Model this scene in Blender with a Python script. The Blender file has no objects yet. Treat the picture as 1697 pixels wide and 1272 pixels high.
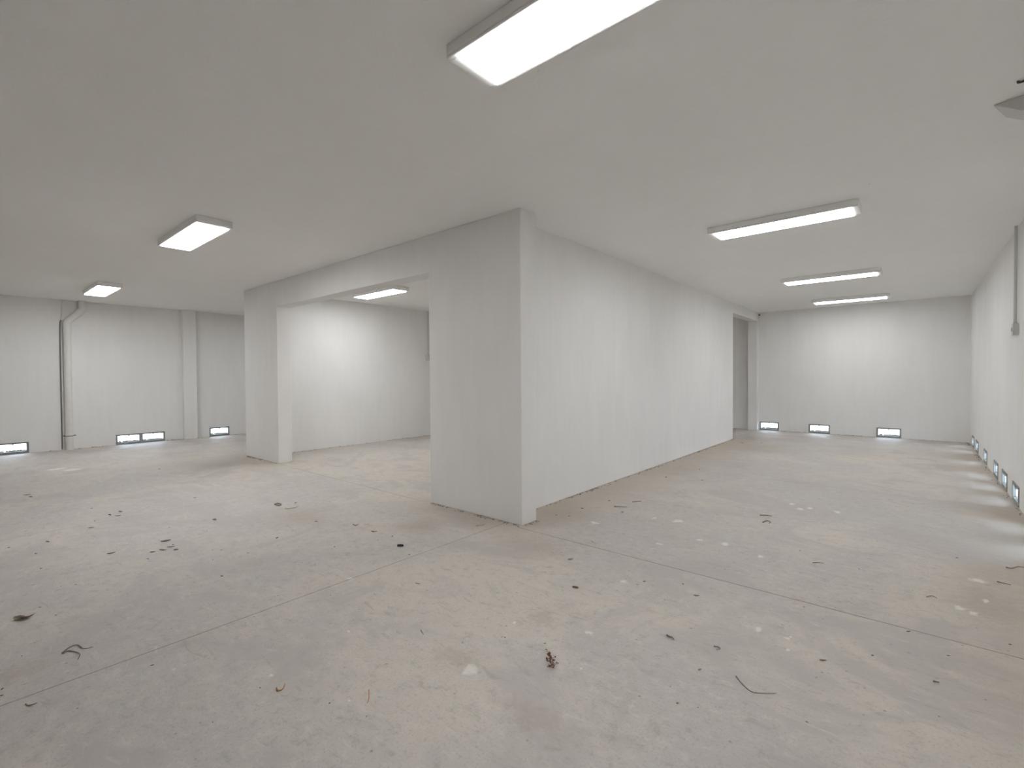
import bpy, bmesh, math, random
from mathutils import Vector, Matrix

S = bpy.context.scene
C = S.collection
H = 2.75            # ceiling height
T = 0.205           # partition thickness

# ------------------------------------------------------------------ helpers
def tag(o, label=None, cat=None, group=None, kind=None):
    if label: o['label'] = label
    if cat: o['category'] = cat
    if group: o['group'] = group
    if kind: o['kind'] = kind
    return o

def obj(name, bm, mat, parent=None, loc=None, smooth=False):
    me = bpy.data.meshes.new(name)
    bmesh.ops.recalc_face_normals(bm, faces=bm.faces)
    bm.to_mesh(me); bm.free()
    if smooth:
        for f in me.polygons: f.use_smooth = True
    me.materials.append(mat)
    o = bpy.data.objects.new(name, me); C.objects.link(o)
    if parent is not None: o.parent = parent
    if loc is not None: o.location = loc
    return o

def empty(name, loc, rz=0.0):
    o = bpy.data.objects.new(name, None); C.objects.link(o)
    o.empty_display_size = 0.1
    o.location = loc; o.rotation_euler = (0, 0, rz)
    return o

def copy_tree(o, parent=None):
    c = o.copy(); C.objects.link(c)
    if parent is not None: c.parent = parent
    for ch in list(o.children): copy_tree(ch, c)
    return c

def add_box(bm, x0, x1, y0, y1, z0, z1, bevel=0.0, seg=2):
    vs = [bm.verts.new((x, y, z)) for z in (z0, z1) for y in (y0, y1) for x in (x0, x1)]
    fs = [(0, 2, 3, 1), (4, 5, 7, 6), (0, 1, 5, 4), (1, 3, 7, 5), (3, 2, 6, 7), (2, 0, 4, 6)]
    faces = [bm.faces.new([vs[i] for i in f]) for f in fs]
    if bevel:
        es = list({e for f in faces for e in f.edges})
        bmesh.ops.bevel(bm, geom=es, offset=bevel, segments=seg, affect='EDGES', profile=0.5)

def box(x0, x1, y0, y1, z0, z1, bevel=0.0):
    bm = bmesh.new(); add_box(bm, x0, x1, y0, y1, z0, z1, bevel); return bm

def prism(poly, lo, hi, axis, bevel=0.0):
    """extrude a 2-D polygon (a, z) along the horizontal axis 'x' or 'y'"""
    bm = bmesh.new()
    def P(a, z, d): return (d, a, z) if axis == 'x' else (a, d, z)
    A = [bm.verts.new(P(a, z, lo)) for a, z in poly]
    B = [bm.verts.new(P(a, z, hi)) for a, z in poly]
    bm.faces.new(A); bm.faces.new(B[::-1])
    n = len(poly)
    for i in range(n):
        bm.faces.new([A[i], B[i], B[(i+1) % n], A[(i+1) % n]])
    if bevel:
        bmesh.ops.recalc_face_normals(bm, faces=bm.faces)
        bmesh.ops.bevel(bm, geom=list(bm.edges), offset=bevel, segments=2, affect='EDGES', profile=0.5)
    return bm

def wall_with_holes(axis, d0, d1, a0, a1, z0, z1, holes):
    """solid wall between planes d0 and d1 of 'axis', with rectangular holes (a_lo, a_hi, z_lo, z_hi)"""
    As = sorted({a0, a1, *[h[0] for h in holes], *[h[1] for h in holes]})
    Zs = sorted({z0, z1, *[h[2] for h in holes], *[h[3] for h in holes]})
    def solid(i, j):
        if i < 0 or j < 0 or i >= len(As)-1 or j >= len(Zs)-1: return False
        ca = (As[i]+As[i+1])/2; cz = (Zs[j]+Zs[j+1])/2
        return not any(h[0] < ca < h[1] and h[2] < cz < h[3] for h in holes)
    bm = bmesh.new(); cache = {}
    def V(d, a, z):
        k = (d, a, z)
        if k not in cache:
            cache[k] = bm.verts.new((d, a, z) if axis == 'x' else (a, d, z))
        return cache[k]
    for i in range(len(As)-1):
        for j in range(len(Zs)-1):
            if not solid(i, j): continue
            a, b, z, w = As[i], As[i+1], Zs[j], Zs[j+1]
            bm.faces.new([V(d0, a, z), V(d0, b, z), V(d0, b, w), V(d0, a, w)])
            bm.faces.new([V(d1, a, z), V(d1, a, w), V(d1, b, w), V(d1, b, z)])
            if not solid(i-1, j): bm.faces.new([V(d0, a, z), V(d0, a, w), V(d1, a, w), V(d1, a, z)])
            if not solid(i+1, j): bm.faces.new([V(d0, b, z), V(d1, b, z), V(d1, b, w), V(d0, b, w)])
            if not solid(i, j-1): bm.faces.new([V(d0, a, z), V(d1, a, z), V(d1, b, z), V(d0, b, z)])
            if not solid(i, j+1): bm.faces.new([V(d0, a, w), V(d0, b, w), V(d1, b, w), V(d1, a, w)])
    return bm

def add_tube(bm, pts, rad, seg=16, cap=True):
    pts = [Vector(p) for p in pts]
    if not isinstance(rad, (list, tuple)): rad = [rad]*len(pts)
    rings = []; up = None
    for i, p in enumerate(pts):
        d = (pts[min(i+1, len(pts)-1)] - pts[max(i-1, 0)]).normalized()
        if up is None:
            up = Vector((0, 0, 1)) if abs(d.z) < 0.9 else Vector((1, 0, 0))
        s = d.cross(up).normalized(); up = s.cross(d).normalized()
        rings.append([bm.verts.new(p + (s*math.cos(t) + up*math.sin(t))*rad[i])
                      for t in [2*math.pi*k/seg for k in range(seg)]])
    for a, b in zip(rings, rings[1:]):
        for k in range(seg):
            bm.faces.new([a[k], a[(k+1) % seg], b[(k+1) % seg], b[k]])
    if cap:
        bm.faces.new(rings[0][::-1]); bm.faces.new(rings[-1])

def smooth_path(pts, n=6):
    """Catmull-Rom through the points"""
    P = [Vector(p) for p in pts]; P = [P[0]*2-P[1]] + P + [P[-1]*2-P[-2]]
    out = []
    for i in range(1, len(P)-2):
        for k in range(n):
            t = k/n
            out.append(0.5*((2*P[i]) + (P[i+1]-P[i-1])*t + (2*P[i-1]-5*P[i]+4*P[i+1]-P[i+2])*t*t
                            + (3*P[i]-P[i-1]-3*P[i+1]+P[i+2])*t**3))
    out.append(P[-2])
    return out

def add_lump(bm, c, r, rnd, flat=0.6, sub=1):
    m = Matrix.Translation(c) @ Matrix.Rotation(rnd.random()*6.28, 4, 'Z')
    g = bmesh.ops.create_icosphere(bm, subdivisions=sub, radius=1.0)
    sx, sy, sz = r*rnd.uniform(.7, 1.2), r*rnd.uniform(.5, .9), r*flat*rnd.uniform(.6, 1.1)
    for v in g['verts']:
        k = rnd.uniform(.75, 1.15)
        v.co = m @ Vector((v.co.x*sx*k, v.co.y*sy*k, max(v.co.z, -.55)*sz*k))

def add_leaf(bm, c, L, W, rz, rnd, curl=0.25, thick=0.0012, tilt=0.0):
    """a dry leaf blade with a midrib fold, curl and real thickness, lowest point at c.z"""
    nx, ny = 9, 5; top = []
    for i in range(nx):
        u = i/(nx-1); w = W*(math.sin(math.pi*min(1, u*0.97+0.03)**0.8)*0.5 + 0.02)*rnd.uniform(.85, 1.1)
        row = []
        for j in range(ny):
            v = (j/(ny-1))*2-1
            z = curl*L*((u-.5)**2)*1.2 + abs(v)*w*0.5*(0.5+curl) + rnd.uniform(0, .02)*L
            row.append(Vector(((u-.5)*L, v*w, z)))
        top.append(row)
    zmin = min(p.z for r in top for p in r)
    M = Matrix.Translation(c) @ Matrix.Rotation(rz, 4, 'Z') @ Matrix.Rotation(tilt, 4, 'X')
    A = [[bm.verts.new(M @ (p - Vector((0, 0, zmin)) + Vector((0, 0, thick)))) for p in r] for r in top]
    B = [[bm.verts.new(M @ (p - Vector((0, 0, zmin)))) for p in r] for r in top]
    for i in range(nx-1):
        for j in range(ny-1):
            bm.faces.new([A[i][j], A[i+1][j], A[i+1][j+1], A[i][j+1]])
            bm.faces.new([B[i][j], B[i][j+1], B[i+1][j+1], B[i+1][j]])
    for i in range(nx-1):
        bm.faces.new([A[i][0], B[i][0], B[i+1][0], A[i+1][0]])
        bm.faces.new([A[i][-1], A[i+1][-1], B[i+1][-1], B[i][-1]])
    for j in range(ny-1):
        bm.faces.new([A[0][j], A[0][j+1], B[0][j+1], B[0][j]])
        bm.faces.new([A[-1][j], B[-1][j], B[-1][j+1], A[-1][j+1]])

# ------------------------------------------------------------------ materials
class NT:
    def __init__(self, name):
        self.m = bpy.data.materials.new(name); self.m.use_nodes = True
        self.t = self.m.node_tree; self.n = self.t.nodes
        self.bsdf = self.n['Principled BSDF']; self.out = self.n['Material Output']
        self._pos = None
    def node(self, typ, ins=None, **kw):
        x = self.n.new(typ)
        for k, v in kw.items(): setattr(x, k, v)
        for k, v in (ins or {}).items(): self.set(x.inputs[k], v)
        return x
    def set(self, sock, v):
        if isinstance(v, bpy.types.NodeSocket): self.t.links.new(v, sock)
        else: sock.default_value = v
    @property
    def pos(self):
        if self._pos is None: self._pos = self.node('ShaderNodeNewGeometry').outputs['Position']
        return self._pos
    def noise(self, vec, scale, detail=4, rough=0.55, dist=0.0):
        return self.node('ShaderNodeTexNoise', {'Vector': vec, 'Scale': scale, 'Detail': detail,
                         'Roughness': rough, 'Distortion': dist}).outputs[0]
    def math(self, op, a, b=0.0, clamp=False):
        return self.node('ShaderNodeMath', {0: a, 1: b}, operation=op, use_clamp=clamp).outputs[0]
    def ramp(self, v, lo, hi, a=0.0, b=1.0):
        return self.node('ShaderNodeMapRange', {'Value': v, 'From Min': lo, 'From Max': hi, 'To Min': a, 'To Max': b},
                         interpolation_type='SMOOTHSTEP').outputs[0]
    def mix(self, f, a, b):
        x = self.node('ShaderNodeMix', data_type='RGBA')
        self.set(x.inputs[0], f)
        for s, v in ((x.inputs[6], a), (x.inputs[7], b)):
            self.set(s, v if isinstance(v, bpy.types.NodeSocket) else (*v, 1))
        return x.outputs[2]
    def scaled(self, sx, sy, sz):
        return self.node('ShaderNodeVectorMath', {0: self.pos, 1: (sx, sy, sz)}, operation='MULTIPLY').outputs[0]
    def bump(self, h, strength, dist=0.01):
        b = self.node('ShaderNodeBump', {'Height': h, 'Strength': strength, 'Distance': dist})
        self.set(self.bsdf.inputs['Normal'], b.outputs[0])

def plain(name, col, rough=0.6, metal=0.0, var=0.08, scale=12.0):
    t = NT(name)
    n = t.noise(t.pos, scale, 3)
    lo = tuple(c*(1-var) for c in col); hi = tuple(min(1, c*(1+var)) for c in col)
    t.set(t.bsdf.inputs['Base Color'], t.mix(n, lo, hi))
    t.bsdf.inputs['Roughness'].default_value = rough
    t.bsdf.inputs['Metallic'].default_value = metal
    return t.m

def stucco(name, col, var):
    """painted, trowelled plaster with soft vertical streaks"""
    t = NT(name)
    big = t.noise(t.scaled(1, 1, .45), 1.6, 5, .6, .4)
    streak = t.noise(t.scaled(1, 1, .16), 9.0, 4, .6)
    f = t.math('ADD', t.math('MULTIPLY', t.ramp(big, .3, .7), .6), t.math('MULTIPLY', t.ramp(streak, .3, .7), .4))
    lo = tuple(c*(1-var) for c in col); hi = tuple(c*(1+var) for c in col)
    base = t.mix(f, lo, hi)
    pin = t.node('ShaderNodeTexVoronoi', {'Vector': t.pos, 'Scale': 2.2, 'Randomness': 1.0}).outputs['Distance']
    base = t.mix(t.ramp(pin, .012, .02, .55, 0.0), base, (.3, .28, .26))      # sparse nail holes
    t.set(t.bsdf.inputs['Base Color'], base)
    t.bsdf.inputs['Roughness'].default_value = .85
    t.bump(t.noise(t.scaled(1, 1, .6), 45, 4, .6), .12, .01)
    return t.m

# world positions (metres) of marks and debris
TW= {'a': [(-0.474,-2.875),(-0.511,-2.842),(-0.506,-2.815),(-0.439,-2.802),(-0.424,-2.769)],'b': [(-0.461,-2.874),(-0.475,-2.856),(-0.44,-2.834),(-0.391,-2.822),(-0.342,-2.835)],'c': [(-0.1,-3.022),(-0.083,-3.018),(-0.074,-3.004),(-0.075,-2.993)],'d': [(-2.374,-1.078),(-2.389,-1.037),(-2.317,-1.038),(-2.29,-1.068),(-2.328,-1.087)],'e': [(-2.144,-1.076),(-2.1,-1.026),(-2.119,-0.955)],'f': [(0.577,-2.334),(0.598,-2.337),(0.604,-2.322),(0.579,-2.3)],'g': [(0.883,-2.092),(0.929,-2.122),(0.947,-2.141)],'h': [(2.024,-1.027),(2.059,-1.065),(2.098,-1.091),(2.128,-1.081),(2.18,-1.04)],'i': [(3.07,1.348),(3.097,1.349),(3.134,1.415),(3.175,1.418)],'j': [(2.997,1.0),(3.024,0.993),(3.056,0.988)],'k': [(2.07,0.631),(2.102,0.658),(2.132,0.667)],'l': [(1.519,1.595),(1.562,1.635),(1.608,1.636)],'m': [(1.585,1.398),(1.603,1.469),(1.638,1.441),(1.634,1.394)],'n': [(1.877,-0.854),(1.894,-0.844),(1.906,-0.853),(1.895,-0.875)],'o': [(2.66,0.457),(2.685,0.494),(2.706,0.476)],'p': [(-0.877,-0.925),(-0.851,-0.916),(-0.844,-0.894)],'q': [(0.336,1.031),(0.373,1.061),(0.443,1.09)],'r': [(0.393,1.309),(0.427,1.349),(0.454,1.389)],'s': [(2.669,-0.532),(2.677,-0.532),(2.688,-0.529)],'t': [(0.683,-1.659),(0.702,-1.666),(0.723,-1.674)],'u': [(0.67,0.038),(0.701,0.022),(0.737,0.006)],'v': [(-0.303,-0.26),(-0.281,-0.225),(-0.269,-0.189)],'w': [(-1.177,-0.918),(-1.128,-0.922),(-1.139,-0.887)],'x': [(1.667,-0.905),(1.685,-0.911),(1.692,-0.906),(1.709,-0.919)]}
LV= {'dead': (-1.075,-2.961,0.073),'stub': (-0.404,-0.982,0.047),'brown': (1.019,-0.733,0.041),'orange': (0.228,-1.317,0.038),'orange2': (1.887,-1.076,0.021),'la': (-1.961,-2.442,0.05),'lb': (-2.679,-2.715,0.049),'lc': (-1.96,-2.103,0.064),'ld': (-1.767,-2.117,0.052),'le': (-1.668,-2.11,0.032),'lf': (-1.736,-2.176,0.06),'lg': (-1.745,-2.238,0.037),'lh': (-3.31,-2.143,0.048),'li': (-3.26,-2.233,0.041),'lj': (-3.157,-2.19,0.052),'lk': (-2.88,-2.423,0.043),'ll': (-2.292,-1.65,0.045),'lm': (1.628,-0.37,0.035),'ln': (-5.008,-2.663,0.063),'lo': (-4.849,-2.644,0.048),'lp': (-0.858,-2.064,0.028),'lq': (2.291,-0.649,0.03),'lr': (2.585,-0.089,0.024),'ls': (0.748,-0.374,0.043)}
CR= [(-2.743,-2.925,0.024),(-3.12,-2.363,0.017),(-3.705,-2.299,0.025),(-1.973,-2.815,0.021),(-2.395,-2.805,0.028),(-1.822,-2.089,0.024),(-1.615,-2.295,0.022),(-3.366,-1.498,0.027),(-5.669,-1.28,0.036),(-1.172,-1.786,0.018),(-1.395,-1.89,0.014),(-1.223,-2.002,0.013),(-1.442,-2.704,0.015),(-1.485,-2.767,0.012),(-2.355,-1.98,0.016),(-1.197,-2.887,0.017),(-1.001,-2.841,0.013),(-0.029,-2.624,0.017),(-0.592,-3.0,0.011),(-0.317,-3.076,0.015),(-0.256,-3.08,0.015),(0.089,-2.892,0.01),(0.586,-2.574,0.009),(-2.301,-0.897,0.032),(-1.521,-1.078,0.028),(-0.792,-1.308,0.019),(-0.215,-1.043,0.018),(-1.345,-1.501,0.035),(-0.649,-0.882,0.025),(0.515,-2.375,0.01),(-0.052,-1.747,0.011),(1.007,-2.183,0.009),(0.926,-1.597,0.012),(0.829,-2.236,0.012),(1.305,-0.381,0.023),(1.507,-0.264,0.019),(1.893,-1.35,0.014),(1.964,-1.321,0.009),(2.681,-0.788,0.009),(2.304,-1.14,0.011),(2.135,-0.126,0.013),(1.96,0.845,0.018),(2.323,0.706,0.016),(2.958,0.073,0.017),(2.728,-0.236,0.014),(2.461,-0.457,0.017),(2.832,1.38,0.021),(0.176,2.694,0.038),(0.338,3.454,0.033),(0.597,2.787,0.029),(0.482,0.921,0.034),(0.112,0.795,0.035),(0.18,1.213,0.031),(-0.192,1.465,0.027),(0.046,0.452,0.023),(0.156,0.5,0.022),(0.364,6.763,0.034),(0.086,6.517,0.045),(1.237,-1.343,0.012),(1.273,-1.382,0.011),(1.053,-1.428,0.012),(1.038,-1.434,0.009),(2.016,-1.274,0.007)]
WHITES= [(1.114,-1.719,0.037,0.04),(0.463,-2.31,0.011,0.01),(0.875,-2.18,0.007,0.008),(0.397,-1.896,0.014,0.009),(1.999,-0.541,0.028,0.029),(2.128,-0.547,0.015,0.015),(2.153,-0.651,0.01,0.014),(1.763,0.534,0.019,0.032),(1.49,0.64,0.032,0.043),(0.99,0.982,0.043,0.056),(2.91,0.958,0.049,0.049),(2.797,0.412,0.026,0.038),(2.852,0.375,0.019,0.032),(2.915,0.606,0.017,0.041),(1.658,2.252,0.03,0.052),(1.755,2.099,0.035,0.049),(1.819,2.186,0.029,0.05),(2.046,2.203,0.028,0.048),(0.791,0.936,0.022,0.038),(1.355,-1.124,0.027,0.014),(0.083,-2.569,0.007,0.011),(1.479,-1.402,0.007,0.009),(1.203,-0.463,0.017,0.023),(-0.176,-1.541,0.031,0.02),(-6.615,-2.088,0.107,0.124),(-6.867,-2.231,0.108,0.128),(0.997,-1.286,0.01,0.018),(2.139,-0.52,0.009,0.012),(0.443,0.468,0.037,0.044),(1.311,0.616,0.024,0.022),(1.098,0.336,0.037,0.021)]
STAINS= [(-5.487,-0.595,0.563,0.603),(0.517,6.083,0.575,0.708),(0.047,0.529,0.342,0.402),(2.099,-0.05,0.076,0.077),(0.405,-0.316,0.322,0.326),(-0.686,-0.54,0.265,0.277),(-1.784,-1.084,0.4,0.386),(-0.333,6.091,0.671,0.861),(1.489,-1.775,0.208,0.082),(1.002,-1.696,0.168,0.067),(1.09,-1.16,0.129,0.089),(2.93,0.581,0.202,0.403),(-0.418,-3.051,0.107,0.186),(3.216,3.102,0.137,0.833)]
FLOOR_GREY = (.485, .455, .432); FLOOR_TAN = (.57, .522, .467)
L_NEAR, L_LEFT, L_FAR, L_IN, L_COR = 13.0, 20.0, 19.0, 14.0, 12.0
SKY = 16.0; EXPOSURE = 1.06
WALL = stucco('plaster', (.80, .793, .78), .03)
CEIL = stucco('ceiling_paint', (.885, .884, .872), .012)
PIPE = plain('painted_pipe', (.74, .73, .70), .5)
CABLE = plain('shade_dark_cable', (.16, .15, .14), .6)  # dark tone covers the cable and the shade in the gap by the pipe
GALV = plain('galvanised_metal', (.27, .27, .255), .6, .1)
SLEEVE = plain('mortar_lining', (.66, .65, .62), .9, var=.1)
BOXM = plain('painted_box', (.60, .595, .575), .55, var=.03)
HOUSE = plain('lamp_housing', (.86, .855, .84), .45, var=.02)
BOLT = plain('dark_bolt', (.05, .045, .04), .5)
DIRT = plain('dirt_crumb', (.17, .14, .11), .95, var=.5, scale=60)
TWIG = plain('dry_twig', (.23, .185, .14), .85, var=.3, scale=80)
PALE = plain('pale_straw', (.62, .52, .40), .8, var=.2, scale=80)
ORANGE = plain('orange_leaf', (.42, .21, .055), .8, var=.3, scale=90)
BROWN = plain('brown_leaf', (.19, .15, .11), .85, var=.4, scale=90)
BLACK = plain('black_stub', (.035, .03, .028), .8, var=.3, scale=90)
BERRY = plain('dry_berry', (.17, .06, .035), .6, var=.5, scale=150)
GREYM = plain('grey_leaf', (.24, .225, .21), .85, var=.3, scale=90)
ROUGH = plain('rough_litter', (.20, .185, .16), .95, var=.5, scale=40)
MORTAR = plain('mortar_crumb', (.27, .24, .195), .95, var=.5, scale=50)
GROUND = plain('outdoor_gravel', (.62, .60, .56), .95, var=.3, scale=25)

def diffuser_mat(name, strength):
    t = NT(name)
    e = t.node('ShaderNodeEmission', {'Color': (.975, .99, 1.0, 1), 'Strength': strength})
    t.t.links.new(e.outputs[0], t.out.inputs['Surface'])
    return t.m

def floor_mat():
    t = NT('concrete_floor')
    warp = t.noise(t.pos, 3.0, 4, .6)
    big = t.noise(t.pos, .55, 6, .62, .6)
    mid = t.noise(t.pos, 2.3, 7, .68, .8)
    fine = t.noise(t.pos, 16, 6, .7)
    grain = t.noise(t.pos, 90, 3, .7)
    f = t.math('ADD', t.math('MULTIPLY', t.ramp(big, .35, .65), .6), t.math('MULTIPLY', t.ramp(mid, .3, .7), .4))
    f = t.ramp(f, .2, .8)
    col = t.mix(f, FLOOR_GREY, FLOOR_TAN)
    # blotches of darker damp-looking cement and pale dust
    col = t.mix(t.ramp(mid, .52, .72, 0, .6), col, (.40, .375, .35))
    col = t.mix(t.ramp(fine, .50, .70, 0, .75), col, (.60, .555, .505))
    col = t.mix(t.ramp(fine, .48, .29, 0, .75), col, (.36, .33, .305))
    col = t.mix(t.ramp(grain, .53, .70, 0, .6), col, (.34, .31, .28))
    col = t.mix(t.ramp(grain, .45, .28, 0, .30), col, (.61, .57, .525))
    mauve = t.noise(t.scaled(1, 1.3, 1), 1.1, 5, .65, 1.0)
    col = t.mix(t.ramp(mauve, .50, .64, 0, .75), col, (.45, .410, .398))
    scuff = t.noise(t.scaled(1, 3.2, 1), 5.5, 6, .75, 1.2)
    col = t.mix(t.ramp(scuff, .55, .70, 0, .6), col, (.36, .325, .29))
    col = t.mix(t.ramp(scuff, .44, .30, 0, .6), col, (.62, .575, .525))
    for sc, r0, r1 in ((7.0, .035, .075), (15.0, .05, .11)):
        vo = t.node('ShaderNodeTexVoronoi', {'Vector': t.pos, 'Scale': sc, 'Randomness': 1.0})
        k = t.math('MULTIPLY', t.ramp(vo.outputs['Distance'], r0, r1, .7, 0), t.ramp(vo.outputs['Color'], .45, .75))
        col = t.mix(k, col, (.24, .20, .165))
    sp = t.node('ShaderNodeSeparateXYZ', {0: t.pos})
    X, Y = sp.outputs[0], sp.outputs[1]
    jig = t.math('MULTIPLY', t.math('SUBTRACT', warp, .5), .35)
    # drifts of tan dust along the foot of the walls
    def band(v, c, w, lo=None, hi=None, other=None, amt=.55):
        d = t.math('ABSOLUTE', t.math('SUBTRACT', t.math('ADD', v, jig), c))
        k = t.ramp(d, 0.0, w, amt, 0.0)
        if other is not None:
            k = t.math('MULTIPLY', k, t.ramp(other, lo-.3, lo+.1))
            k = t.math('MULTIPLY', k, t.ramp(other, hi-.1, hi+.3, 1, 0))
        return t.math('MULTIPLY', k, t.ramp(mid, .25, .65, .35, 1))
    DUST = (.45, .385, .315)
    for a in ((X, -.2, .85, .1, 7.1, Y, .75), (X, 3.37, .75, -6, 9.2, Y, .75), (Y, -.02, .45, -1.3, .05, X, .6),
              (Y, -.02, .5, -6.1, -4.7, X, .7), (Y, 9.1, .5, -.2, 3.4, X, .3), (X, -5.6, .5, .2, 9, Y, .3)):
        col = t.mix(band(a[0], a[1], a[2], a[3], a[4], a[5], a[6]), col, DUST)
    # individual stains and paint spots: a distance field each
    wv = t.node('ShaderNodeVectorMath', {0: t.node('ShaderNodeTexNoise', {'Vector': t.pos, 'Scale': 28.0, 'Detail': 3.0}).outputs[1],
                                         1: (.5, .5, .5)}, operation='SUBTRACT').outputs[0]
    def spot(col, x, y, rx, ry, c, amt, wob, inner=.55):
        v = t.node('ShaderNodeVectorMath', {0: wv, 1: (wob, wob, 0), 2: t.pos}, operation='MULTIPLY_ADD').outputs[0]
        m = t.node('ShaderNodeMapping', {'Vector': v, 'Location': (x, y, 0), 'Scale': (rx, ry, 1000)}, vector_type='TEXTURE').outputs[0]
        l = t.node('ShaderNodeVectorMath', {0: m}, operation='LENGTH').outputs['Value']
        return t.mix(t.ramp(l, inner, 1.15, amt, 0), col, c)
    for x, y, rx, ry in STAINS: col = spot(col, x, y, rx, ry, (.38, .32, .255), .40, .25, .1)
    for x, y, rx, ry in WHITES: col = spot(col, x, y, rx, ry, (.74, .715, .685), .75, min(.10, 2.6*rx), .35)
    # saw-cut control joints
    def joint(col, v, c, lo=None, hi=None, other=None, amt=.75, w=.0035):
        d = t.math('ABSOLUTE', t.math('SUBTRACT', t.math('ADD', v, t.math('MULTIPLY', t.math('SUBTRACT', fine, .5), .006)), c))
        k = t.ramp(d, w*.4, w*1.8, amt, 0)
        if other is not None:
            k = t.math('MULTIPLY', k, t.ramp(other, lo-.02, lo+.02))
            k = t.math('MULTIPLY', k, t.ramp(other, hi-.02, hi+.02, 1, 0))
        k = t.math('MULTIPLY', k, t.ramp(mid, .2, .6, .45, 1))
        return t.mix(k, col, (.17, .14, .115)), k
    cuts = []
    for a in ((Y, -.055, 0.0, 3.37, X, .9), (Y, -.02, -4.7, -1.3, X, .7), (X, -.168, -7, 0, Y, .7),
              (X, -3.03, -7, 9, Y, .45), (Y, 3.36, -.2, 3.37, X, .5), (Y, 6.3, -.2, 3.37, X, .3), (X, -6.0, -7, 9, Y, .3)):
        col, k = joint(col, a[0], a[1], a[2], a[3], a[4], a[5]); cuts.append(k)
    t.set(t.bsdf.inputs['Base Color'], col)
    t.set(t.bsdf.inputs['Roughness'], t.ramp(fine, .3, .7, .62, .85))
    t.bsdf.inputs['Specular IOR Level'].default_value = .35
    h = grain
    t.bump(h, .12, .004)
    return t.m
FLOOR = floor_mat()

# ------------------------------------------------------------------ the setting
XL, XR, YB, YF = -9.343, 3.367, 9.115, -6.6
XB, XI, XA = -.229, -5.661, -5.976
WT = .22
VZ0, VZ1 = .004, .199
VL = [(-2.72, -2.32), (-1.120, -.724), (-.720, -.322), (.500, .900)]
VB = [(-.205, .191), (.783, 1.176), (1.980, 2.373)]
VR = [(8.18, 8.57), (7.45, 7.85), (6.19, 6.59), (5.005, 5.40), (4.24, 4.635), (3.445, 3.84), (2.37, 2.77), (1.60, 2.00)]
st = lambda o, l, c: tag(o, l, c, kind='structure')
st(obj('floor', box(XL-WT, XR+WT, YF-WT, YB+WT, -.12, 0), FLOOR), 'dusty beige grey concrete floor slab with cut joints', 'floor')
st(obj('ceiling', box(XL-WT, XR+WT, YF-WT, YB+WT, H, H+.2), CEIL), 'plain grey white painted ceiling over the whole basement', 'ceiling')
hz = lambda L: [(a, b, VZ0, VZ1) for a, b in L]
st(obj('wall_left', wall_with_holes('x', XL-WT, XL, YF, YB, 0, H, hz(VL)), WALL), 'far left outer wall with drain pipe and low vents', 'wall')
st(obj('wall_right', wall_with_holes('x', XR, XR+WT, YF, YB, 0, H, hz(VR)), WALL), 'outer wall at the right edge with a row of low vents', 'wall')
st(obj('wall_back', wall_with_holes('y', YB, YB+WT, XL-WT, XR+WT, 0, H, hz(VB)), WALL), 'far end wall of the right corridor with three low vents', 'wall')
st(obj('wall_front', box(XL-WT, XR+WT, YF-WT, YF, 0, H), WALL), 'plain plastered wall behind the photographer', 'wall')
LZ = 2.37
st(obj('wall_center', prism([(XA, 0), (-4.751, 0), (-4.751, LZ), (-1.217, LZ), (-1.217, 0), (0, 0), (0, H), (XA, H)], 0, T, 'y', .005), WALL),
   'partition wall in the middle with a wide open doorway', 'wall')
st(obj('wall_inner_right', prism([(T, 0), (7.05, 0), (7.05, 2.55), (YB, 2.55), (YB, H), (T, H)], XB-.2, XB, 'x', .004), WALL),
   'long partition wall running back along the right corridor', 'wall')
st(obj('wall_inner_left', box(XI-.2, XI, T, YB, 0, H), WALL), 'bright wall seen through the wide doorway', 'wall')
st(obj('trim_1', box(XB-.2, XB, YB-.15, YB, 0, 2.55, .004), WALL), 'square pilaster in the far corner of the right corridor', 'pilaster')
st(obj('trim_2', box(XL, XL+.12, 0, .24, 0, H, .005), WALL), 'shallow pilaster on the far left wall between vents', 'pilaster')
GZ = -.02
bm = bmesh.new(); e = WT+.001
for a in ((-45, XL-e, -45, 45), (XR+e, 45, -45, 45), (XL-e, XR+e, -45, YF-e), (XL-e, XR+e, YB+e, 45)):
    add_box(bm, a[0], a[1], a[2], a[3], -.2, GZ)
st(obj('ground', bm, GROUND), 'pale gravel ground outside the vents', 'ground')

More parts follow.
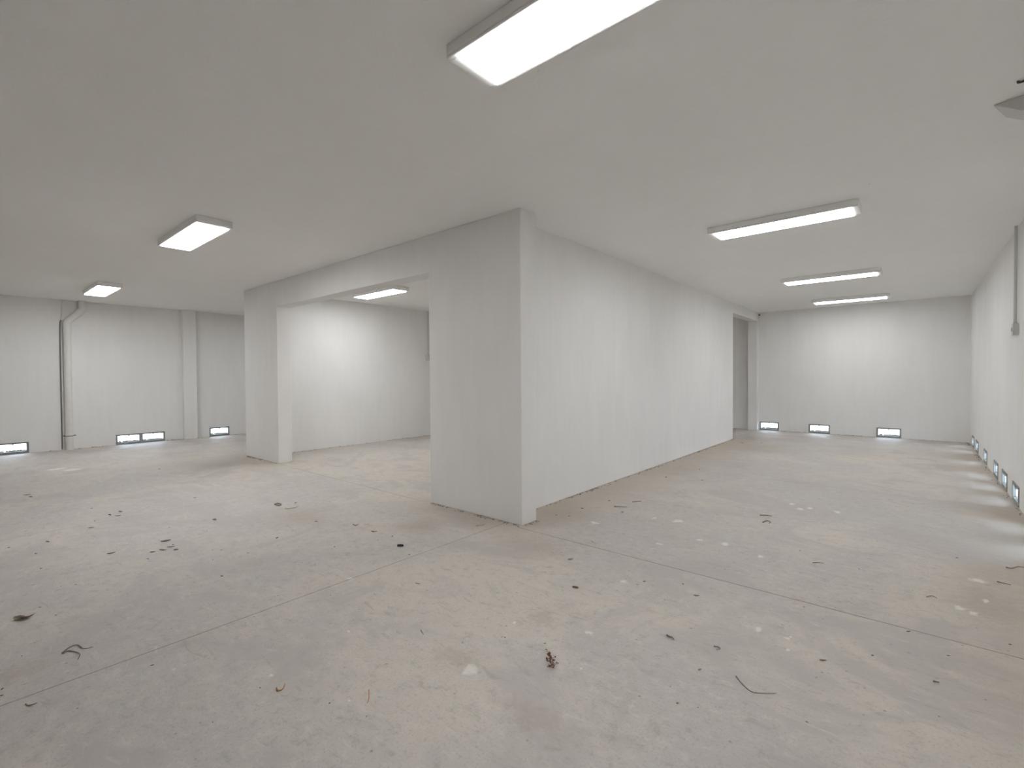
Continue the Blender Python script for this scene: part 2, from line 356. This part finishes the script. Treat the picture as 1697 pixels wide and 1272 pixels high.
# ------------------------------------------------------------------ low flood vents
def make_vent():
    r = empty('flood_vent', (0, 0, 0))           # local: x along wall, -y into the room, z up
    W, h, b = .199, .195, .029
    bm = bmesh.new()
    for a in ((-W, W, h-b, h), (-W, W, 0, b+.008), (-W, -W+b, b+.008, h-b), (W-b, W, b+.008, h-b)):
        add_box(bm, a[0], a[1], -.007, .02, a[2], a[3], .002, 1)
    obj('frame', bm, GALV, r)
    bm = bmesh.new()
    for a in ((-W+b-.004, W-b+.004, h-b, h-b+.004), (-W+b-.004, W-b+.004, b+.004, b+.008),
              (-W+b-.004, -W+b, b+.008, h-b), (W-b, W-b+.004, b+.008, h-b)):
        add_box(bm, a[0], a[1], .02, WT-.005, a[2], a[3])
    obj('sleeve', bm, SLEEVE, r)
    rnd = random.Random(3); n = 24; prof = []
    for k in range(n+1):                          # ragged lip standing in for leaf litter on the sill
        z = b+.010+.026*rnd.random()**1.5+.010*math.sin(k*.55)**2
        prof.append((-W+b+.001+(2*(W-b)-.002)*k/n, z))
    obj('litter_lip', prism([(-W+b+.001, b+.0085)]+prof+[(W-b-.001, b+.0085)], .05, .13, 'y'), ROUGH, r)
    bm = bmesh.new()
    add_tube(bm, [(0, -.012, h-b+.002), (0, .012, h-b+.002)], .013, 14)
    add_box(bm, -.006, .006, -.010, .010, h-b-.024, h-b, .002, 1)
    obj('latch', bm, GALV, r)
    return r
vent0 = make_vent(); vent_used = [False]
def put_vent(x, y, rz, label, group):
    o = copy_tree(vent0) if vent_used[0] else vent0
    vent_used[0] = True
    o.location = (x, y, VZ0); o.rotation_euler = (0, 0, rz)
    tag(o, label, 'vent', group)
for (a, b), l in zip(VL, ('small metal floor vent at the left edge, left of the drain pipe',
                          'left vent of the touching pair beside the drain pipe',
                          'right vent of the touching pair on the left wall',
                          'small metal floor vent right of the left wall pilaster')):
    put_vent(XL, (a+b)/2, math.pi/2, l, 'flood vents in the left wall')
for (a, b), l in zip(VB, ('vent in the far corridor wall right beside the corner pilaster',
                          'middle vent of the three in the far corridor wall',
                          'rightmost vent of the three in the far corridor wall')):
    put_vent((a+b)/2, YB, 0, l, 'flood vents in the end wall')
for (a, b), l in zip(VR, ('farthest vent in the right wall, next to the far corner',
                          'second vent from the far corner in the right wall',
                          'third vent from the far corner in the right wall',
                          'fourth vent from the far corner in the right wall',
                          'fifth vent from the far corner in the right wall',
                          'nearest vent seen in the right wall, at the photo edge',
                          'vent in the right wall just outside the right photo edge',
                          'right wall vent closest to the photographer, outside the photo')):
    put_vent(XR, (a+b)/2, -math.pi/2, l, 'flood vents in the right wall')

# ------------------------------------------------------------------ ceiling lights
def make_light(strength, idx):
    r = empty('ceiling_light', (0, 0, 0))        # origin on the ceiling
    L, W, d = .605, .150, .062
    bm = bmesh.new()
    add_box(bm, -L, L, -W, W, -d+.012, 0, .006)
    obj('housing', bm, HOUSE, r)
    bm = bmesh.new(); b = .022
    for a in ((-L, L, -W, -W+b), (-L, L, W-b, W), (-L, -L+.05, -W+b, W-b), (L-.05, L, -W+b, W-b)):
        add_box(bm, a[0], a[1], a[2], a[3], -d, -d+.012, .003, 1)
    obj('frame', bm, HOUSE, r)
    obj('diffuser', box(-L+.05, L-.05, -W+b, W-b, -d-.006, -d+.006), diffuser_mat('diffuser_%d' % idx, strength), r)
    return r
for i, (x, y, s, l) in enumerate((
        (1.640, -1.62, L_NEAR, 'ceiling light panel nearest the camera, cut off at the top of the photo'),
        (-2.857, -1.62, L_LEFT, 'wide looking light panel on the left, in front of the doorway wall'),
        (-7.270, -1.62, L_FAR, 'small far light panel above the drain pipe on the left'),
        (-4.290, 1.50, L_IN, 'light panel on the ceiling behind the wide doorway'),
        (1.628, 1.82, L_COR, 'long ceiling light nearest in the right corridor'),
        (1.625, 5.15, L_COR, 'middle one of the three ceiling lights down the right corridor'),
        (1.625, 7.86, L_COR*.9, 'farthest corridor ceiling light, close to the end wall'),
        (-7.270, 1.50, L_FAR*.5, 'added unseen ceiling light in the left aisle hidden behind the doorway pier'),  # unseen light added to brighten the left aisle wall
        (-1.60, 3.2, L_IN, 'added unseen ceiling light deep in the room behind the doorway, out of view'))):  # unseen light added to raise the brightness behind the doorway
    o = make_light(s, i); o.location = (x, y, H)
    tag(o, l, 'ceiling light', 'ceiling light panels')

# ------------------------------------------------------------------ drain pipe on the left wall
R = .056; px = XL+.068
pipe = empty('drain_pipe', (px, -1.80, 0))
bm = bmesh.new(); y0 = 0.0; y1 = .215
path = [(0, y0, .0)] + [(0, y0, z) for z in (.5, 1.2, 2.0, 2.20)]
path += [(0, y0, 2.325), (0, y0+.008, 2.358), (0, y0+.03, 2.385), (0, y1-.03, 2.555), (0, y1-.008, 2.582), (0, y1, 2.615), (0, y1, H)]
add_tube(bm, path, R, 24, cap=False)
obj('pipe', bm, PIPE, pipe, smooth=True)
for nm, a, b in (('elbow_hub', (0, y0, 2.27), (0, y0, 2.32)), ('elbow_hub', (0, y1, 2.625), (0, y1, 2.67)), ('coupling', (0, 0, .150), (0, 0, .235))):
    bm = bmesh.new(); add_tube(bm, [a, b], R+.0035, 24); obj(nm, bm, PIPE, pipe)
bm = bmesh.new(); add_tube(bm, [(0, 0, .245), (0, 0, .262)], R+.004, 24)
add_box(bm, -.068, -.058, -.10, .10, .243, .264); 
obj('strap', bm, GALV, pipe)
tag(pipe, 'pale painted drain pipe with offset elbow on the left wall', 'pipe')
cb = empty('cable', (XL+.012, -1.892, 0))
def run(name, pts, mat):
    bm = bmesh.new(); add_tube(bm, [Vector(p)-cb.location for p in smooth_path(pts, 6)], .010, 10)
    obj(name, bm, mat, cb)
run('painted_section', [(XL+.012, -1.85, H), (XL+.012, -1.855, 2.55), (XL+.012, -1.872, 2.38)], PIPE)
run('shade_dark_section', [(XL+.012, -1.872, 2.38), (XL+.012, -1.888, 2.25), (XL+.012, -1.892, 1.5), (XL+.012, -1.892, .8), (XL+.012, -1.892, .012)], CABLE)  # shade beside the pipe is put into this section's dark colour
tag(cb, 'thin cable, mostly coloured dark for shade, running down the left side of the drain pipe', 'cable')

# ------------------------------------------------------------------ switch boxes with conduit
def switch_box(name, x, y, sgn, zb, zt, w, d, label):
    r = empty(name, (x, y, zb)); h = zt-zb        # sgn: direction into the room along x
    lo, hi = sorted((0, sgn*d)); pl = sorted((sgn*d, sgn*(d+.006)))
    obj('box', box(lo, hi, -w/2, w/2, 0, h, .004), BOXM, r)
    obj('cover_plate', box(pl[0], pl[1], -w/2-.003, w/2+.003, -.003, h+.003, .002), BOXM, r)
    obj('switch', box(*sorted((sgn*(d+.006), sgn*(d+.013))), -.012, .012, h*.33, h*.67, .002), BOXM, r)
    bm = bmesh.new(); add_tube(bm, [(sgn*.022, 0, h-.002), (sgn*.022, 0, H-zb)], .0125, 14); obj('conduit', bm, BOXM, r)
    bm = bmesh.new(); add_tube(bm, [(sgn*.022, 0, h), (sgn*.022, 0, h+.02)], .016, 14); obj('connector', bm, BOXM, r)
    tag(r, label, 'switch box')
switch_box('switch_box', XI, 3.652, 1, 1.66, 1.80, .105, .045, 'small white switch box with conduit on the wall behind the doorway')
switch_box('switch_box', XR, 3.63, -1, 1.675, 1.785, .105, .036, 'grey switch box under a conduit at the right edge of the photo')

# ------------------------------------------------------------------ bits on the ceiling
br = empty('ceiling_bracket', (3.0, .56, H))
bm = prism([(-.055, -.004), (.06, -.085), (.33, -.085), (.33, 0), (-.055, 0)], -.10, .13, 'y', .004)
obj('plate', bm, BOXM, br)
bm = bmesh.new(); add_tube(bm, [(.12, .0, -.080), (.12, .0, -.100)], .018, 6); obj('bolt', bm, GALV, br)
br.rotation_euler = (0, 0, math.radians(-18))
tag(br, 'pale tapered bracket on the ceiling at the upper right photo edge', 'bracket')
bm = bmesh.new()
add_tube(bm, smooth_path([(2.985, .262, H), (2.985, .262, H-.008), (3.0, .25, H-.014), (3.03, .235, H-.012), (3.05, .225, H-.020), (3.03, .215, H-.026), (3.015, .225, H-.020)], 5), .0055, 8)
tag(obj('wire_hook', bm, BOLT, smooth=True), 'small dark bent wire on the ceiling above the bracket', 'wire')
bm = bmesh.new(); add_tube(bm, [(XB+.012, YB-.002, H-.055), (XB+.012, YB-.02, H-.055)], .017, 10); add_tube(bm, [(XB+.012, YB-.02, H-.055), (XB+.012, YB-.045, H-.055)], .009, 10)
tag(obj('anchor_bolt', bm, BOLT), 'tiny dark bolt at the ceiling corner above the far pilaster', 'bolt')

# ------------------------------------------------------------------ mortar crumbs along the wall feet
def crumb_line(p, q, n, off, label, rmax=.016, skip=()):
    rnd = random.Random(label); bm = bmesh.new(); p = Vector((*p, 0)); q = Vector((*q, 0)); nrm = Vector((*off, 0))
    cl = [rnd.random() for _ in range(max(4, n//9))]
    for k in range(n):
        t = min(.995, max(.005, rnd.choice(cl)+rnd.gauss(0, .02) if k % 3 else rnd.random()))
        c = p.lerp(q, t) + nrm*(rnd.random()**2*.045+.006)
        if any(a-.03 < (c.y if off[0] else c.x) < b+.03 for a, b in skip): continue
        sz = rnd.uniform(.003, rmax*.8); c += nrm*sz; add_lump(bm, c+Vector((0, 0, .002)), sz, rnd, .6)
    tag(obj('mortar_crumbs', bm, MORTAR), label, 'crumbs', kind='stuff')
crumb_line((-1.217, 0), (0, 0), 110, (0, -1), 'crumbly mortar bits along the foot of the doorway wall near corner', .013)
crumb_line((0, 0), (0, T), 26, (1, 0), 'mortar bits around the narrow end face of the near corner', .011)
crumb_line((XA, 0), (-4.751, 0), 80, (0, -1), 'crumbly mortar bits along the foot of the left doorway pier', .018)
crumb_line((XB, T), (XB, 7.05), 260, (1, 0), 'crumbly mortar bits along the foot of the long corridor wall', .016)
crumb_line((XI, .3), (XI, 6), 120, (1, 0), 'mortar bits along the wall foot behind the doorway', .022)
crumb_line((-.2, YB), (XR, YB), 130, (0, -1), 'mortar bits along the foot of the corridor end wall', .022, VB)
crumb_line((XR, 0.5), (XR, YB), 200, (-1, 0), 'dirt crumbs along the foot of the right wall', .018, VR)
crumb_line((XL, -4.5), (XL, 1.6), 120, (1, 0), 'mortar bits along the foot of the far left wall', .026, VL+[(-1.93, -1.72)])

# ------------------------------------------------------------------ debris on the floor
def twig(key, mat, rad, label, cat='twig', name='dry_twig', lift=.3):
    rnd = random.Random(key); P = TW[key]
    pts = [Vector((x, y, rad*1.02 + lift*rad*rnd.random())) for x, y in P]
    pts = smooth_path(pts, 6) if len(pts) > 2 else pts
    n = len(pts); rads = [rad*.8*(1-.5*i/(n-1))*rnd.uniform(.85, 1.1) for i in range(n)]
    for p, r in zip(pts, rads): p.z = max(p.z, r)
    bm = bmesh.new(); add_tube(bm, pts, rads, 7)
    tag(obj(name, bm, mat, smooth=True), label, cat)
def leaf(key, mat, w, label, cat='leaf', name='dry_leaf', rz=None, curl=.3, L=None):
    rnd = random.Random(key+'l'); x, y, l = LV[key]
    bm = bmesh.new(); add_leaf(bm, Vector((x, y, .0005)), L or l, w, math.radians(rnd.uniform(5, 85) if rz is None else rz), rnd, curl)
    tag(obj(name, bm, mat), label, cat)
twig('a', TWIG, .0035, 'longer wavy dark twig of the crossed pair at lower left')
twig('b', TWIG, .0035, 'shorter hooked dark twig of the crossed pair at lower left')
twig('c', TWIG, .0032, 'short curved dark stem near the bottom left corner', 'stem', 'dry_twig')
twig('d', TWIG, .009, 'small dark looped twig left of the pale straw, before the doorway')
twig('e', PALE, .009, 'pale bent straw on the floor before the doorway', 'straw', 'straw')
twig('f', ORANGE, .0042, 'curled orange brown leaf stalk at the bottom, left of centre', 'stalk', 'leaf_stalk')
twig('g', ORANGE, .0028, 'thin upright looking brown stalk at the bottom centre left', 'stalk', 'leaf_stalk')
twig('h', TWIG, .0033, 'long curved dark twig at the bottom right of centre')
twig('i', TWIG, .0042, 'wavy dark twig at the right photo edge')
twig('j', TWIG, .0040, 'straight dark twig just below the wavy one at the right edge')
twig('k', TWIG, .0035, 'thin straight twig lying in the right part above the cut joint')
twig('l', TWIG, .0080, 'dark straight stick in the middle of the right corridor floor', 'stick', 'dry_stick')
twig('m', TWIG, .0060, 'small dark curl below the straight stick in the corridor')
twig('n', TWIG, .0035, 'small hooked twig right of centre below the cut joint')
twig('o', TWIG, .0035, 'faint bent twig on the tan dust at lower right')
twig('p', TWIG, .0060, 'small brown stick between the doorway and the near corner', 'stick', 'dry_stick')
twig('q', TWIG, .0055, 'thin dark stick near the foot of the corridor wall', 'stick', 'dry_stick')
twig('r', TWIG, .0050, 'second thin stick near the corridor wall, a bit farther back', 'stick', 'dry_stick')
twig('s', TWIG, .0045, 'short thick dark twig near the bottom right')
twig('t', TWIG, .0035, 'tiny slanted dark twig below the centre of the floor')
twig('u', PALE, .0060, 'tan bent straw on the joint right of the near corner', 'straw', 'straw')
twig('v', PALE, .0060, 'tan straw close to the foot of the near corner, left side', 'straw', 'straw')
twig('w', TWIG, .0050, 'small curved brown twig in front of the doorway right side')
twig('x', TWIG, .0060, 'dark squiggle shaped twig in the lower middle right')

bm = bmesh.new(); rnd = random.Random('dead'); x, y, l = LV['dead']
add_leaf(bm, Vector((x-.012, y-.008, .0005)), .075, .036, math.radians(42), rnd, .5, tilt=.25)
add_leaf(bm, Vector((x+.004, y+.016, .004)), .060, .028, math.radians(100), rnd, .6, tilt=-.3)
add_tube(bm, [(x-.03, y-.03, .003), (x-.01, y-.012, .004), (x, y, .006)], .0022, 6)
tag(obj('dead_leaf', bm, BROWN), 'crumpled dark brown dead leaf near the left photo edge', 'leaf')

bm = bmesh.new(); x, y, l = LV['stub']
add_tube(bm, [(x-.018, y-.015, .009), (x, y, .010), (x+.018, y+.014, .009)], [.008, .0095, .007], 9)
tag(obj('burnt_stick', bm, BLACK), 'short black stub lying in front of the near corner', 'stick')
bm = bmesh.new(); x, y, l = LV['brown']
add_tube(bm, [(x-.016, y-.008, .006), (x, y-.002, .0068), (x+.017, y+.006, .006)], [.005, .0065, .004], 9)
tag(obj('dry_stick', bm, BROWN), 'stubby brown stick right of the photo centre', 'stick')
leaf('orange', ORANGE, .011, 'small orange brown leaf bit below the black stub', name='leaf_bit')
leaf('orange2', ORANGE, .009, 'small orange leaf bit left of the long curved twig', name='leaf_bit')
leaf('la', BROWN, .014, 'brown leaf sliver on the left floor, below the leaf cluster')
leaf('lb', BROWN, .014, 'brown leaf sliver at the far left, right of a dark clod')
leaf('lc', BROWN, .026, 'topmost and largest leaf of the loose leaf cluster at left')
leaf('ld', BROWN, .012, 'narrow middle leaf of the loose leaf cluster at left')
leaf('le', BROWN, .022, 'rightmost leaf of the loose leaf cluster at left')
leaf('lf', BROWN, .016, 'lower long leaf of the loose leaf cluster at left')
leaf('lg', BROWN, .014, 'leftmost leaf of the loose leaf cluster at left')
leaf('lh', BROWN, .020, 'right upper leaf of the three far leaf slivers at left')
leaf('li', BROWN, .018, 'left leaf of the three far leaf slivers at left')
leaf('lj', BROWN, .012, 'lower right leaf of the three far leaf slivers at left')
leaf('lk', BROWN, .014, 'single leaf sliver between the far slivers and the cluster')
leaf('ll', BROWN, .030, 'single dark leaf in front of the left doorway pier')
leaf('lm', GREYM, .016, 'flat grey leaf right of centre under the cut joint')
leaf('ln', BROWN, .020, 'right sliver of the far pair of leaf bits near the left edge')
leaf('lo', BROWN, .020, 'lower sliver of the far pair of leaf bits near the left edge')
leaf('lp', BROWN, .011, 'lone small leaf sliver right below the leaf cluster')
leaf('lq', BROWN, .008, 'thin dark leaf sliver at lower right, left of a clod')
leaf('lr', BROWN, .008, 'small brown leaf caught on the cut joint at right')
leaf('ls', BROWN, .018, 'crumbled brown leaf in front of the near corner, right side')

# dried berry sprig
rnd = random.Random(5)
sp = empty('berry_sprig', (1.34, -1.42, 0))
base = Vector((1.34, -1.42, 0))
A, B = Vector((1.268, -1.372, .003))-base, Vector((1.392, -1.490, .006))-base
bm = bmesh.new(); stem = [A.lerp(B, k/8)+Vector((0, 0, .003+.002*math.sin(k))) for k in range(9)]
add_tube(bm, stem, [.0022]*8+[.0012], 6)
obj('stem', bm, PALE, sp)
side = Vector((B.y-A.y, A.x-B.x, 0)).normalized(); ber = bmesh.new(); tw = bmesh.new()
for k in range(44):
    t = rnd.uniform(.36, 1.02); c = A.lerp(B, t)
    w = .024*(.65+.5*math.sin(k*1.7))*(1.0 if t > .5 else .7)
    q = c + side*rnd.uniform(-1, 1)*w + Vector((0, 0, rnd.uniform(.004, .016)))
    add_tube(tw, [c+Vector((0, 0, .004)), q], .0009, 5)
    add_lump(ber, q, rnd.uniform(.0038, .0062), rnd, 1.0)
obj('twigs', tw, TWIG, sp); obj('berries', ber, BERRY, sp)
tag(sp, 'dried sprig of dark red brown berries on the floor below centre', 'sprig')

# dirt crumbs nothing tells apart
protos = []
for k in range(5):
    rnd = random.Random(100+k); bm = bmesh.new(); add_lump(bm, Vector((0, 0, .3)), .5, rnd, .7, 2)
    zmin = min(v.co.z for v in bm.verts)
    for v in bm.verts: v.co.z -= zmin
    me = bpy.data.meshes.new('dirt_clod'); bm.to_mesh(me); bm.free(); me.materials.append(DIRT); protos.append(me)
rnd = random.Random(9)
for i, (x, y, s) in enumerate(CR):
    o = bpy.data.objects.new('dirt_clod', protos[i % 5]); C.objects.link(o)
    o.location = (x, y, 0); o.scale = (s*.95, s*.7, s*.32); o.rotation_euler = (0, 0, rnd.random()*6.28)
    tag(o, 'tiny dark brown crumb of dirt lying on the concrete floor', 'dirt crumb', 'dirt crumbs scattered over the floor')

# ------------------------------------------------------------------ sky, camera, view
w = bpy.data.worlds.new('sky'); S.world = w; w.use_nodes = True
wt = w.node_tree; bg = wt.nodes['Background']
tc = wt.nodes.new('ShaderNodeTexCoord'); sx = wt.nodes.new('ShaderNodeSeparateXYZ'); rp = wt.nodes.new('ShaderNodeValToRGB')
wt.links.new(tc.outputs['Generated'], sx.inputs[0]); wt.links.new(sx.outputs[2], rp.inputs[0]); wt.links.new(rp.outputs[0], bg.inputs[0])
rp.color_ramp.elements[0].color = (.74, .87, 1, 1); rp.color_ramp.elements[1].color = (.36, .60, 1, 1)
bg.inputs[1].default_value = SKY

cam = bpy.data.cameras.new('camera'); co = bpy.data.objects.new('camera', cam); C.objects.link(co)
Rm = [[0.7620674888505982, 0.6474653975937886, -0.006457658682587556],
      [-0.005834693965241956, 0.016839608250748324, 0.9998411793581485],
      [0.6474713111661979, -0.7619087783407399, 0.01661068042091905]]
M = Matrix(Rm).transposed().to_4x4(); M.translation = (2.6102, -3.1941, 1.3017)
co.matrix_world = M
cam.sensor_fit = 'HORIZONTAL'; cam.sensor_width = 36; cam.lens = 790.006*36/1697
cam.clip_start = .05; cam.clip_end = 200
S.camera = co

S.cycles.max_bounces = 8; S.cycles.diffuse_bounces = 7
S.view_settings.view_transform = 'Standard'; S.view_settings.look = 'None'
S.view_settings.gamma = 1; S.view_settings.use_curve_mapping = False
S.view_settings.exposure = EXPOSURE
